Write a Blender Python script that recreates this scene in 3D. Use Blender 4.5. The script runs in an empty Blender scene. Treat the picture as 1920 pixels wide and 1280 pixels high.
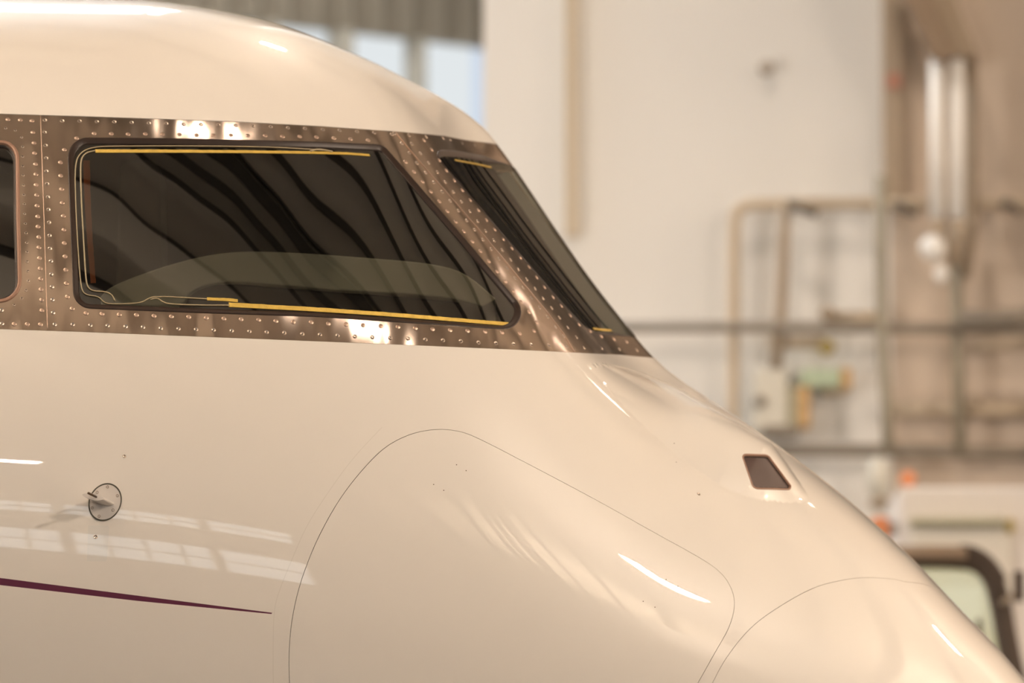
import bpy, math, random
import numpy as np
from math import pi, sin, cos, tan, radians
from mathutils import Vector, Matrix
from mathutils.bvhtree import BVHTree
from mathutils.geometry import delaunay_2d_cdt
random.seed(7)
sc = bpy.context.scene

# ------------------------------------------------------------------ camera, world, exposure
CAM = np.array([0.0, -13.2, 1.65]); PITCH = radians(6.0); LENS = 206.0
FPX = LENS/36.0*1920
cd = bpy.data.cameras.new('camera'); cam = bpy.data.objects.new('camera', cd); sc.collection.objects.link(cam)
cam.location = CAM; cam.rotation_euler = (pi/2+PITCH, 0, 0)
cd.lens = LENS; cd.sensor_width = 36; cd.clip_start = 0.1; cd.clip_end = 200
cd.dof.use_dof = True; cd.dof.focus_distance = 12.15; cd.dof.aperture_fstop = 2.7
sc.camera = cam
wd = bpy.data.worlds.new('world'); sc.world = wd; wd.use_nodes = True
wd.node_tree.nodes['Background'].inputs[0].default_value = (0.75, 0.85, 1.0, 1)
wd.node_tree.nodes['Background'].inputs[1].default_value = 1.0
sc.view_settings.view_transform = 'Standard'; sc.view_settings.look = 'None'
sc.view_settings.exposure = -0.28; sc.view_settings.gamma = 1.0
sc.view_settings.use_curve_mapping = False

ROOM = dict(x0=-22.0, x1=16.0, y0=-24.0, yb=8.0, H=9.0)
WARM = (1.0, 0.81, 0.645)
def area_light(name, loc, size, power, col, rot=(0, 0, 0), sy=None):
    l = bpy.data.lights.new(name, 'AREA'); l.energy = power; l.color = col; l.size = size
    l.shape = 'RECTANGLE'; l.size_y = sy or size
    o = bpy.data.objects.new(name, l); o.location = loc; o.rotation_euler = rot
    sc.collection.objects.link(o); return o
# lamps under the roof, some placed from glints, others added as unseen fill: (x, y, size x, size y, watts down, watts up, drop from the roof)
LAMPS = [(0.43, -0.45, 0.26, 0.26, 7, 0, .75), (3.1, -4.2, 0.3, 0.3, 14, 0, .75), (8.7, -5.8, 0.42, 0.42, 1180, 0, .75), (0.35, 4.6, 0.26, 0.18, 80, 0, .75), (5.2, 7.1, 0.2, 0.2, 4, 0, .75),
         (8.3, 7.1, 0.5, 0.2, 180, 0, .75), (2.1, -17.2, 0.6, 0.4, 130, 0, .75), (-4.5, -9.0, 0.6, 0.6, 0, 1300, 2.6), (-8.0, -2.0, 0.5, 0.5, 100, 1200, 2.6), (13.5, 1.0, 0.6, 0.4, 500, 1300, 2.6),  # those with watts up are unseen lamps added as fill
         (-4.2, 3.0, 0.6, 0.6, 200, 0, 3.6), (13.0, -14.0, 0.6, 0.6, 0, 1300, 2.6), (-3.0, -2.0, 0.6, 0.6, 150, 0, .75)]  # all added as unseen fill
SKY_FRONT = 4.0       # daylight behind the panes of the wall at the photographer's back
SKY_BACK = 1.0        # the same at the far wall
SKY_ROOF = 20.0

# ------------------------------------------------------------------ projection helpers (pixels of the 1920x1280 frame)
CA, SA = cos(PITCH), sin(PITCH)
def raydir(px, py):
    X = (px-960)/FPX; Y = (640-py)/FPX
    return np.array([X, CA-SA*Y, SA+CA*Y])
def at_y(px, py, y):
    d = raydir(px, py); return CAM + d*((y-CAM[1])/d[1])
def proj(P):
    d = P-CAM
    f = d[..., 1]*CA+d[..., 2]*SA; u = -d[..., 1]*SA+d[..., 2]*CA
    return 960+FPX*d[..., 0]/f, 640-FPX*u/f

# ------------------------------------------------------------------ fuselage surface S(x, theta); theta 0 = camera side, pi/2 = crown
XT = 1.46; XB = -5.0
SIL = [(-2200, -6), (-900, -6), (-300, -6), (0, -4), (150, -1), (300, 6), (400, 20), (500, 41), (580, 66), (650, 95), (730, 129), (800, 161),
       (860, 196), (900, 226), (930, 258), (969, 313), (1010, 374), (1054, 440), (1125, 540), (1165, 590), (1203, 637), (1240, 677), (1292, 716),
       (1350, 754), (1412, 800), (1478, 847), (1530, 887), (1590, 935), (1645, 984), (1702, 1037), (1792, 1132), (1867, 1209), (1920, 1272),
       (1990, 1362), (2050, 1450), (2095, 1530)]
sp = np.array([at_y(a, b+(11 if a < 250 else 7.5), 0.0) for a, b in SIL])
xs = np.arange(XB, XT+1e-6, 0.001)
def smooth(a, s):
    k = np.arange(-int(4*s), int(4*s)+1); g = np.exp(-k*k/(2.0*s*s)); g /= g.sum()
    p = len(k)//2; e = np.concatenate([a[0]+(a[0]-a[1:p+1][::-1]), a, a[-1]+(a[-1]-a[-p-1:-1][::-1])])
    return np.convolve(e, g, 'valid')
cx = list(sp[:, 0]); cz = list(sp[:, 2])
ZTIP = 1.84
base_ctrl = np.array(cz)
cur = base_ctrl.copy()
for _ in range(3):
    zt_tab = smooth(np.interp(xs, cx, cur), 32)
    cur = cur + (base_ctrl - np.interp(cx, xs, zt_tab))*0.8
# round the tip
ux = np.clip((xs-1.15)/(XT-1.15), 0, 1)
zlin = zt_tab.copy()
zt_tab = np.where(xs > 1.15, ZTIP+(zlin-ZTIP)*np.sqrt(np.clip(1-ux**5, 0, 1)), zt_tab)
ws = np.clip((xs+2.6)/(XT+2.6), 0, 1)
w_tab = 1.32*(1-ws**2.35)**0.58
ms = np.clip((xs+1.4)/(XT+1.4), 0, 1)
zm_tab = 2.50-(2.50-ZTIP)*(ms**1.9)
bs = np.clip((xs+1.6)/(XT+1.6), 0, 1)
zb_tab = ZTIP-(ZTIP-1.22)*np.sqrt(1-bs**2.4)
w_tab = np.maximum(w_tab, 1e-4)
kv_tab = 0.88*np.exp(-((xs-0.12)/0.30)**4)
def tab(t, x): return np.interp(x, xs, t)
def S0(x, th):
    w = tab(w_tab, x); zt = tab(zt_tab, x); zm = tab(zm_tab, x); zb = tab(zb_tab, x)
    c = np.cos(th); s = np.sin(th)
    cc = np.sqrt(c*c+0.0016)-0.04; kv = tab(kv_tab, x); s = s-np.where(s > 0, kv*cc*(1-np.abs(c))**2, 0)   # blunt V of the two windshields
    y = -w*c; z = zm+np.where(s > 0, (zt-zm)*s, (zm-zb)*s)
    return np.stack([x+0*th, y, z], -1)
def nrm(v): return v/np.maximum(np.linalg.norm(v, axis=-1, keepdims=True), 1e-12)
def N0(x, th, f=None):
    f = f or S0
    a = f(x+0.0015, th)-f(x-0.0015, th); b = f(x, th+0.0015)-f(x, th-0.0015)
    n = nrm(np.cross(a, b))
    return n
# sensor fairing and its hollow: a real bulge of the skin ahead of the windshield, camera side
FAIR = np.array([(1100, 686), (1135, 722), (1173, 765), (1210, 801), (1245, 831), (1280, 861), (1314, 886), (1345, 907), (1385, 926), (1430, 938), (1475, 942),
                 (1523, 941), (1500, 905), (1475, 868), (1449, 833), (1395, 800), (1330, 762), (1265, 724), (1190, 694), (1140, 684)], float)
def pip(px, py, poly):
    px = np.asarray(px, float); py = np.asarray(py, float); ins = np.zeros(px.shape, bool)
    j = len(poly)-1
    for i in range(len(poly)):
        xi, yi = poly[i]; xj, yj = poly[j]
        if yi != yj:
            ins ^= ((yi > py) != (yj > py)) & (px < (xj-xi)*(py-yi)/(yj-yi)+xi)
        j = i
    return ins
def segdist(px, py, poly, closed=True):
    d = np.full(np.shape(px), 1e9); n = len(poly)
    for i in range(n if closed else n-1):
        a = poly[i]; b = poly[(i+1) % n]; ab = b-a; L = max(ab@ab, 1e-12)
        t = np.clip(((px-a[0])*ab[0]+(py-a[1])*ab[1])/L, 0, 1)
        d = np.minimum(d, np.hypot(px-a[0]-t*ab[0], py-a[1]-t*ab[1]))
    return d
def sstep(t): t = np.clip(t, 0, 1); return t*t*(3-2*t)
FLOW = FAIR[:12]; FUP = FAIR[11:]
def bump(P):
    px, py = proj(P)
    out = np.zeros(np.shape(px))
    m = (px > 1080) & (px < 1540) & (py > 670) & (py < 960) & (P[..., 1] < 0)
    if m.any():
        a = px[m]; b = py[m]; ins = pip(a, b, FAIR)
        dl = segdist(a, b, FLOW, False); du = segdist(a, b, FUP, False)
        prog = np.clip((a-1100)/330, 0, 1)                          # grows towards the sensor
        amp = 0.060*(0.35+0.65*sstep(prog))
        rise = 1-(1-np.clip(dl/105.0, 0, 1))**2
        fall = 1-(1-np.clip(du/80.0, 0, 1))**2
        out[m] = np.where(ins, amp*rise*fall, 0)
    return out
def S(x, th, off=0.0):
    P = S0(x, th); n = N0(x, th); h = bump(P)
    return P+n*(h+off)[..., None] if np.ndim(off) else P+n*(h[..., None]+off)
def N(x, th): return N0(x, th, S)

# ray casting on the displaced surface
def make_bvh():
    gx = np.unique(np.concatenate([np.linspace(XB, -1.3, 40), np.linspace(-1.3, 1.15, 330), np.linspace(1.15, XT-0.002, 60)]))
    gt = np.linspace(-1.45, pi/2+0.3, 300)
    X, T = np.meshgrid(gx, gt, indexing='ij'); P = S(X, T)
    nx, nt = X.shape; V = P.reshape(-1, 3)
    i, j = np.meshgrid(np.arange(nx-1), np.arange(nt-1), indexing='ij'); a = (i*nt+j).ravel()
    quads = np.stack([a, a+1, a+nt+1, a+nt], -1)
    tris = np.concatenate([quads[:, [0, 1, 2]], quads[:, [0, 2, 3]]])
    return BVHTree.FromPolygons([tuple(v) for v in V], [tuple(int(k) for k in t) for t in tris]), X.ravel(), T.ravel(), V, tris
BV, BX, BT, BVV, BTR = make_bvh()
def hit(px, py):
    d = raydir(px, py); r = BV.ray_cast(Vector(CAM), Vector(d))
    if r[0] is None: return None
    t = BTR[r[2]]; A, B, C = BVV[t]; P = np.array(r[0])
    v0, v1, v2 = B-A, C-A, P-A
    d00, d01, d11, d20, d21 = v0@v0, v0@v1, v1@v1, v2@v0, v2@v1
    den = d00*d11-d01*d01; v = (d11*d20-d01*d21)/den; w = (d00*d21-d01*d20)/den; u = 1-v-w
    return np.array([u*BX[t[0]]+v*BX[t[1]]+w*BX[t[2]], u*BT[t[0]]+v*BT[t[1]]+w*BT[t[2]]])
def hits(pts):
    out = []
    for p in pts:
        h = hit(*p)
        if h is not None: out.append(h)
        else: print('MISS', p)
    return np.array(out)
# ==MESH==
# ------------------------------------------------------------------ materials
def new_mat(name):
    m = bpy.data.materials.new(name); m.use_nodes = True; nt = m.node_tree; return m, nt, nt.nodes['Principled BSDF']
def mat(name, col, rough=0.5, metal=0.0, coat=0.0, noise=0.0, nscale=3.0, bump=0.0, bscale=20.0, spec=0.5, stretch=(1, 1, 1)):
    m, nt, p = new_mat(name)
    p.inputs['Base Color'].default_value = (*col, 1); p.inputs['Roughness'].default_value = rough
    p.inputs['Metallic'].default_value = metal; p.inputs['Specular IOR Level'].default_value = spec
    p.inputs['Coat Weight'].default_value = coat; p.inputs['Coat Roughness'].default_value = 0.012
    tc = nt.nodes.new('ShaderNodeTexCoord')
    mp = nt.nodes.new('ShaderNodeMapping'); mp.inputs['Scale'].default_value = stretch
    nt.links.new(tc.outputs['Object'], mp.inputs[0])
    nz = nt.nodes.new('ShaderNodeTexNoise'); nz.inputs['Scale'].default_value = nscale; nz.inputs['Detail'].default_value = 3
    nt.links.new(mp.outputs[0], nz.inputs['Vector'])
    mx = nt.nodes.new('ShaderNodeMix'); mx.data_type = 'RGBA'
    mx.inputs[6].default_value = (*[c*(1-noise) for c in col], 1); mx.inputs[7].default_value = (*[min(1, c*(1+noise)) for c in col], 1)
    nt.links.new(nz.outputs[0], mx.inputs[0]); nt.links.new(mx.outputs[2], p.inputs['Base Color'])
    if bump:
        n2 = nt.nodes.new('ShaderNodeTexNoise'); n2.inputs['Scale'].default_value = bscale; n2.inputs['Detail'].default_value = 2
        nt.links.new(mp.outputs[0], n2.inputs['Vector'])
        b = nt.nodes.new('ShaderNodeBump'); b.inputs['Strength'].default_value = 1.0; b.inputs['Distance'].default_value = bump
        nt.links.new(n2.outputs[0], b.inputs['Height']); nt.links.new(b.outputs[0], p.inputs['Normal'])
    return m
def mat_emit(name, col, s):
    m, nt, p = new_mat(name); nt.nodes.remove(p)
    e = nt.nodes.new('ShaderNodeEmission'); e.inputs[0].default_value = (*col, 1); e.inputs[1].default_value = s
    nt.links.new(e.outputs[0], nt.nodes['Material Output'].inputs[0]); return m
def mat_glass(name, tint, ior=1.6, rough=0.0, gcol=(1, 1, 1)):
    m, nt, p = new_mat(name); nt.nodes.remove(p)
    t = nt.nodes.new('ShaderNodeBsdfTransparent'); t.inputs[0].default_value = (*tint, 1)
    g = nt.nodes.new('ShaderNodeBsdfGlossy'); g.inputs['Roughness'].default_value = rough; g.inputs[0].default_value = (*gcol, 1)
    f = nt.nodes.new('ShaderNodeFresnel'); f.inputs[0].default_value = ior
    mx = nt.nodes.new('ShaderNodeMixShader')
    nt.links.new(f.outputs[0], mx.inputs[0]); nt.links.new(t.outputs[0], mx.inputs[1]); nt.links.new(g.outputs[0], mx.inputs[2])
    nt.links.new(mx.outputs[0], nt.nodes['Material Output'].inputs[0]); return m
M = {}
M['paint'] = mat('white_paint', (0.84, 0.80, 0.745), 0.4, coat=1.0)
M['purple'] = mat('plum_stripe_paint', (0.10, 0.002, 0.036), 0.4, coat=0.5)
M['patch'] = mat('greyer_white', (0.79, 0.77, 0.73), 0.4, coat=1.0)  # slightly greyer rectangle below the probe plate
M['seamline'] = mat('filled_joint_paint', (0.80, 0.76, 0.70), 0.25, coat=1.0)
M['metal'] = mat('bare_metal', (0.67, 0.55, 0.465), 0.15, metal=1.0, noise=0.06, nscale=30, bump=0.010, bscale=3.2, stretch=(2.2, 1, 0.35))
M['rivet'] = mat('copper_toned_rivet', (0.60, 0.45, 0.36), 0.42, metal=1.0)
M['screw'] = mat('steel_screw', (0.52, 0.43, 0.36), 0.35, metal=1.0)
M['slot'] = mat('dark_recess', (0.02, 0.016, 0.012), 0.6)
M['seal'] = mat('brown_rubber_seal', (0.030, 0.017, 0.012), 0.38, spec=0.4)
M['glass'] = mat_glass('tinted_window_glass', (0.50, 0.48, 0.42), 2.15)
M['wsglass'] = mat_glass('windshield_glass', (0.50, 0.55, 0.45), 1.38)
M['gold'] = mat('gold_foil', (0.85, 0.58, 0.13), 0.42, metal=0.5, noise=0.25, nscale=60, bump=0.0008, bscale=250)
M['wire'] = mat('tan_heating_wire', (0.42, 0.35, 0.22), 0.4)
M['amber'] = mat('amber_edge_lining', (0.60, 0.19, 0.055), 0.5)
M['inner'] = mat('dark_cockpit_screen', (0.028, 0.022, 0.018), 0.8, noise=0.3, nscale=2)  # for the added sheet that keeps the cockpit dark
M['hood'] = mat('grey_glareshield', (0.75, 0.77, 0.63), 0.8)
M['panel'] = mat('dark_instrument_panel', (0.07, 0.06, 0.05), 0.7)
M['ring'] = mat('olive_gasket', (0.07, 0.065, 0.045), 0.5)
M['plate'] = mat('grey_white_metal_plate', (0.66, 0.62, 0.58), 0.3, coat=0.6)
M['brown'] = mat('brown_metal_pin', (0.09, 0.055, 0.03), 0.4, metal=0.6)
M['bronze'] = mat('bronze_frame', (0.34, 0.20, 0.14), 0.4, metal=0.2)
M['sensor'] = mat('brown_sensor_pane', (0.075, 0.042, 0.035), 0.5)

# ------------------------------------------------------------------ linking helpers
def link(o, parent=None):
    sc.collection.objects.link(o)
    if parent is not None: o.parent = parent
    return o
def tag(o, label=None, cat=None, group=None, kind=None):
    if label: o['label'] = label
    if cat: o['category'] = cat
    if group: o['group'] = group
    if kind: o['kind'] = kind
    return o
def empty(name, loc, **k):
    o = bpy.data.objects.new(name, None); o.location = loc; o.empty_display_size = 0.1; sc.collection.objects.link(o); return tag(o, **k)
def mesh_obj(name, V, F, mats, parent=None, smooth_=False, mi=None, nors=None):
    me = bpy.data.meshes.new(name); me.from_pydata([tuple(map(float, v)) for v in V], [], [tuple(int(i) for i in f) for f in F])
    for m in (mats if isinstance(mats, (list, tuple)) else [mats]): me.materials.append(m)
    if mi is not None: me.polygons.foreach_set('material_index', np.asarray(mi, np.int32))
    if smooth_: me.polygons.foreach_set('use_smooth', np.ones(len(me.polygons), bool))
    if nors is not None:
        ln = np.zeros((len(me.loops), 3)); vi = np.zeros(len(me.loops), np.int32); me.loops.foreach_get('vertex_index', vi)
        ln = nors[vi]
        me.normals_split_custom_set([tuple(n) for n in ln])
    me.update()
    o = bpy.data.objects.new(name, me); link(o)
    if parent is not None:
        o.parent = parent; o.matrix_parent_inverse = Matrix.Translation(-Vector(root_loc(parent)))
    return o
def root_loc(p):
    v = Vector(p.location); return v if p.parent is None else Vector((0, 0, 0))+(v if p.parent is None else root_loc(p.parent))

# ------------------------------------------------------------------ parameter-space curves
def fillet(corners, rad, n=7):
    out = []; m = len(corners)
    for i in range(m):
        p0 = np.array(corners[i-1], float); p = np.array(corners[i], float); p1 = np.array(corners[(i+1) % m], float)
        a = nrm(p0-p); b = nrm(p1-p); r = rad[i]
        ang = math.acos(np.clip(a@b, -1, 1)); t = min(r/tan(ang/2), 0.45*np.linalg.norm(p0-p), 0.45*np.linalg.norm(p1-p)); rr = t*tan(ang/2)
        c = p+nrm(a+b)*rr/sin(ang/2)
        s0 = p+a*t-c; s1 = p+b*t-c
        a0 = math.atan2(s0[1], s0[0]); a1 = math.atan2(s1[1], s1[0]); da = (a1-a0+pi) % (2*pi)-pi
        for k in range(n+1):
            u = a0+da*k/n; out.append(c+rr*np.array([cos(u), sin(u)]))
    return np.array(out)
def resample(P, step, closed=True, q=None):
    """P points in pixel space; resample evenly"""
    if closed: P = np.vstack([P, P[:1]])
    d = np.r_[0, np.cumsum(np.hypot(*np.diff(P, axis=0).T))]; n = max(int(d[-1]/step), 4)
    t = np.linspace(0, d[-1], n+1)
    R = np.stack([np.interp(t, d, P[:, 0]), np.interp(t, d, P[:, 1])], -1)
    return R[:-1] if closed else R
def chaikin(P, it=2, closed=True):
    P = np.asarray(P, float)
    for _ in range(it):
        Q = np.roll(P, -1, 0) if closed else P[1:]
        A = P if closed else P[:-1]
        R = np.empty((2*len(A), 2)); R[0::2] = .75*A+.25*Q; R[1::2] = .25*A+.75*Q
        if not closed: R = np.vstack([P[:1], R, P[-1:]])
        P = R
    return P
def ccw(L):
    a = np.sum(L[:, 0]*np.roll(L[:, 1], -1)-np.roll(L[:, 0], -1)*L[:, 1]); return L if a > 0 else L[::-1].copy()
def jac(q):
    e = 0.0015
    return (S(q[:, 0]+e, q[:, 1])-S(q[:, 0]-e, q[:, 1]))/(2*e), (S(q[:, 0], q[:, 1]+e)-S(q[:, 0], q[:, 1]-e))/(2*e)
def offset(L, d, closed=True):
    """move a curve sideways on the surface by d metres (to the inside of a counter-clockwise loop)"""
    P = S(L[:, 0], L[:, 1]); n = N(L[:, 0], L[:, 1])
    t = (np.roll(P, -1, 0)-np.roll(P, 1, 0)) if closed else np.gradient(P, axis=0)
    side = nrm(np.cross(n, nrm(t)))*(d if np.ndim(d) == 0 else np.asarray(d)[:, None])
    a, b = jac(L); aa = (a*a).sum(1); bb = (b*b).sum(1); ab = (a*b).sum(1); sa = (side*a).sum(1); sb = (side*b).sum(1)
    den = aa*bb-ab*ab
    return L+np.stack([(sa*bb-sb*ab)/den, (sb*aa-sa*ab)/den], -1)
def mirror(L): return np.stack([L[:, 0], pi-L[:, 1]], -1)
def xz_find(z, th):
    """x where the surface at angle th has height z (front slope)"""
    lo, hi = -0.6, XT-0.01
    for _ in range(50):
        m = (lo+hi)/2
        if S0(np.array(m), np.array(th))[2] > z: lo = m
        else: hi = m
    return lo
def to_centre(q1, pxc, pyc, th1=pi/2, n=14):
    """from surface point q1 to the centreline point seen at the silhouette pixel"""
    z1 = S0(q1[0], q1[1])[2]; z2 = at_y(pxc, pyc, 0.0)[2]; out = []
    for k in range(1, n+1):
        th = q1[1]+(th1-q1[1])*k/n; f = (th-q1[1])/(pi/2-q1[1])
        out.append((xz_find(z1+(z2-z1)*f, th), th))
    return np.array(out)

# the bare-metal band round the windows
TOPC = [(2, 213), (150, 217.5), (300, 222.5), (450, 228), (600, 236), (750, 246.5), (835, 254.5)]
BOTC = [(2, 617), (150, 622), (300, 628), (450, 634), (600, 640), (750, 646), (900, 652.5), (1000, 657), (1100, 662), (1165, 665)]
def band_curve(pts, cpx):
    q = hits(resample(np.array(pts, float), 6, False))
    s0 = (q[6]-q[0])/(q[6, 0]-q[0, 0])
    th0 = q[0, 1]
    aft = np.array([(x, th0+(s0[1])*(x-q[0, 0])*math.exp(-abs(x-q[0, 0])/0.6)) for x in np.arange(XB, q[0, 0]-0.01, 0.03)])
    aft[0, 0] = XB
    return np.vstack([aft, q, to_centre(q[-1], *cpx)])
TC = band_curve(TOPC, (938, 271)); BC = band_curve(BOTC, (1234, 671.5))
TI = offset(TC, -0.0010, False); BI = offset(BC, 0.0010, False)
TI[0, 0] = XB; BI[0, 0] = XB; TI[-1, 1] = pi/2; BI[-1, 1] = pi/2
def both(C): return np.vstack([C[:-1], C[-1:], mirror(C[:-1])[::-1]])
polyT, polyTI, polyB, polyBI = map(both, (TC, TI, BC, BI))

def ploop(corners, rad, step=5.5): return ccw(hits(resample(fillet(corners, rad), step)))
W1 = ploop([(125, 257), (316, 258.5), (600, 265), (719, 270.5), (870, 445), (1019, 622), (800, 607.5), (600, 594), (360, 586), (138, 577)],
           [38, 400, 900, 34, 2000, 32, 900, 900, 900, 34])
W0 = ploop([(-560, 262), (-200, 261), (36, 264), (38, 420), (42, 566), (-250, 572), (-540, 560)], [40, 900, 34, 900, 42, 900, 40])
W0o = W0
wl = hits(resample(chaikin([(904, 290), (866, 283), (840, 280.2), (823, 280.5), (818, 288), (826, 302), (870, 353), (960, 459), (1050, 563), (1089, 606), (1108, 620.5), (1130, 627)], 2, False), 5.5, False))
tc = to_centre(wl[0], 972, 318, pi/2-0.006, 16)[::-1]
bc = to_centre(wl[-1], 1203, 631.5, pi/2-0.006, 12)
e0, e1 = bc[-1], tc[0]
edge = np.array([e0+(e1-e0)*k/40 for k in range(1, 40)])
W2 = ccw(np.vstack([tc, wl, bc, edge]))
WINS = {'side': W1, 'aft': W0, 'shield': W2}
def slim(L): return 0.06+0.94*sstep((np.abs(L[:, 1]-pi/2)-0.045)/0.10)      # the rim thins along the centre post
GL = {k: offset(v, {'side': 0.0135, 'aft': 0.010, 'shield': 0.0125}[k]*slim(v)) for k, v in WINS.items()}

# skin details
DOOR = chaikin([(820, 803), (772, 811), (723, 835), (682, 876), (642, 926), (609, 981), (581, 1040), (556, 1112), (542, 1190), (541, 1280), (552, 1370), (600, 1450), (700, 1500),
                (900, 1535), (1080, 1520), (1200, 1440), (1262, 1360), (1311, 1277), (1345, 1216), (1368, 1177), (1379, 1137), (1375, 1108), (1356, 1075), (1319, 1048),
                (1220, 994), (1125, 940), (1000, 874), (898, 821), (862, 807)], 2)
DOORL = ccw(hits(resample(DOOR, 6))); DOORI = offset(DOORL, 0.0011)
RAD = chaikin([(1676, 1085), (1624, 1081), (1575, 1087), (1519, 1102), (1440, 1149), (1398, 1184), (1359, 1235), (1335, 1280), (1305, 1345), (1280, 1430)], 2, False)
rq = hits(resample(RAD, 6, False))
rtop = np.array([(rq[0, 0]+(1.03-rq[0, 0])*(k/14.0)**0.75, rq[0, 1]+(pi/2-rq[0, 1])*k/14.0) for k in range(14, 0, -1)])
rend = rq[-1]; rbot = np.array([(rend[0]-0.04*sin(k/14*pi/2), rend[1]+(-pi/2-rend[1])*k/14.0) for k in range(1, 15)])
RC = np.vstack([rtop, rq, rbot]); RI = offset(RC, 0.0009, False); RI[0, 1] = pi/2; RI[-1, 1] = -pi/2
def radpoly(C): return np.vstack([C[::-1], mirror(C[1:]), [[XT+1, 3*pi/2], [XT+1, -pi/2]]])
polyR, polyRI = radpoly(RC), radpoly(RI)
STR = ccw(hits(resample(np.array([(-700, 1010), (0, 1083), (256, 1116), (512, 1148.6), (512, 1151), (256, 1126), (0, 1096.5), (-700, 1035)], float), 7)))
PAT = ccw(hits(resample(np.array([(165, 985), (163, 1052), (200, 1052), (205, 985)], float), 6)))
jn = hits(resample(chaikin([(716, 801), (660, 860), (610, 930), (575, 985), (553, 1035), (528, 1095), (514, 1137), (512, 1200), (512, 1285), (520, 1400)], 2, False), 7, False))
JL = ccw(np.vstack([offset(jn, 0.0007, False), offset(jn, -0.0007, False)[::-1]]))
EVS = ccw(hits(resample(fillet([(1389, 850), (1440, 851.5), (1490, 919), (1412, 917)], [6, 13, 6, 14]), 3)))

# ------------------------------------------------------------------ one triangulation of the whole surface
KT = 1.1
CV, CE = [], []
def add_curve(L, closed=True):
    s = len(CV); CV.extend([(float(a), float(b)*KT) for a, b in L]); n = len(L)
    CE.extend([(s+i, s+(i+1) % n) for i in range(n if closed else n-1)])
add_curve(np.vstack([[(x, -pi/2) for x in np.arange(XB, XT, 0.05)], [(XT, t) for t in np.linspace(-pi/2, 3*pi/2, 90)],
                     [(x, 3*pi/2) for x in np.arange(XB, XT, 0.05)[::-1]], [(XB, t) for t in np.linspace(3*pi/2, -pi/2, 60)[1:-1]]]))
for P_ in (polyT, polyTI, polyB, polyBI): add_curve(P_, False)
for L in (DOORL, DOORI, STR, PAT, JL, EVS): add_curve(L)
add_curve(np.vstack([RC[::-1], mirror(RC[1:])]), False); add_curve(np.vstack([RI[::-1], mirror(RI[1:])]), False)
LOOPS = []
for k in WINS:
    for L in (WINS[k], GL[k], mirror(WINS[k]), mirror(GL[k])): add_curve(L); LOOPS.append(L)
segA = np.array([CV[a] for a, b in CE]); segB = np.array([CV[b] for a, b in CE])
def grid(x0, x1, dx, t0, t1, dt):
    X, T = np.meshgrid(np.arange(x0, x1, dx), np.arange(t0, t1, dt), indexing='ij')
    X = X+ (np.arange(X.shape[1]) % 2)[None, :]*dx*0.5
    return np.stack([X.ravel(), T.ravel()], -1)
g = [(grid(-1.3, 1.30, 0.016, -0.9, 1.75, 0.016), 0.006), (grid(1.30, XT-0.004, 0.006, -1.55, 4.7, 0.03), 0.004),
     (grid(XB+0.03, -1.3, 0.06, -1.53, 4.7, 0.04), 0.014), (grid(-1.3, 1.30, 0.04, -1.53, -0.9, 0.04), 0.014), (grid(-1.3, 1.30, 0.035, 1.75, 4.70, 0.035), 0.013)]
q0 = hits([(1090, 940), (1540, 960), (1110, 690), (1420, 810)])
fx0, fx1 = q0[:, 0].min()-0.02, q0[:, 0].max()+0.05; ft0, ft1 = q0[:, 1].min()-0.05, 1.5
k = ~((g[0][0][:, 0] > fx0) & (g[0][0][:, 0] < fx1) & (g[0][0][:, 1] > ft0) & (g[0][0][:, 1] < ft1))
g[0] = (g[0][0][k], 0.006); g.append((grid(fx0, fx1, 0.006, ft0, ft1, 0.0075), 0.002))
pts = []
for G_, tol in g:
    G_ = G_*[1, KT]; keep = np.ones(len(G_), bool)
    for i in range(0, len(G_), 2000):
        Q = G_[i:i+2000][:, None]; ab = (segB-segA)[None]; ap = Q-segA[None]
        t = np.clip((ap*ab).sum(-1)/np.maximum((ab*ab).sum(-1), 1e-12), 0, 1)
        keep[i:i+2000] = np.sqrt(((ap-ab*t[..., None])**2).sum(-1)).min(1) > tol
    pts.append(G_[keep])
allp = CV+[tuple(map(float, p)) for p in np.vstack(pts)]
rv, re_, rf, _, _, _ = delaunay_2d_cdt([Vector(p) for p in allp], CE, [], 0, 1e-7)
RV = np.array([tuple(v) for v in rv]); RV[:, 1] /= KT
RF = np.array([f for f in rf if len(f) == 3])
cen = RV[RF].mean(1)
# orient
A_, B_, C_ = RV[RF[:, 0]], RV[RF[:, 1]], RV[RF[:, 2]]
ar = (B_[:, 0]-A_[:, 0])*(C_[:, 1]-A_[:, 1])-(B_[:, 1]-A_[:, 1])*(C_[:, 0]-A_[:, 0])
RF[ar < 0] = RF[ar < 0][:, ::-1]; ok = np.abs(ar) > 1e-12
RP = S(RV[:, 0], RV[:, 1]); RN = N(RV[:, 0], RV[:, 1])
tipm = RV[:, 0] > XT-0.004; RN[tipm] = (1, 0, 0)
def inn(L): return pip(cen[:, 0], cen[:, 1], L)
def pad(P_): Q = P_.copy(); Q[0, 0] = XB-1; Q[-1, 0] = XB-1; return np.vstack([[(XB-1, Q[0, 1])], P_, [(XB-1, Q[-1, 1])]])
inT, inTI, inB, inBI = inn(pad(polyT)), inn(pad(polyTI)), inn(pad(polyB)), inn(pad(polyBI))
inW = np.zeros(len(RF), bool)
for k in WINS: inW |= inn(WINS[k]) | inn(mirror(WINS[k]))
inD, inDI, inR, inRI, inE = inn(DOORL), inn(DOORI), inn(polyR), inn(polyRI), inn(EVS)
cls = {}
cls['skin'] = ok & (inT | ~inB) & ~inD & ~inR & ~inE
cls['band'] = ok & inBI & ~inTI & ~inW
cls['door'] = ok & inDI
cls['radome'] = ok & inRI
for k in GL: cls['g_'+k] = ok & inn(GL[k]); cls['h_'+k] = ok & inn(mirror(GL[k]))
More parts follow.
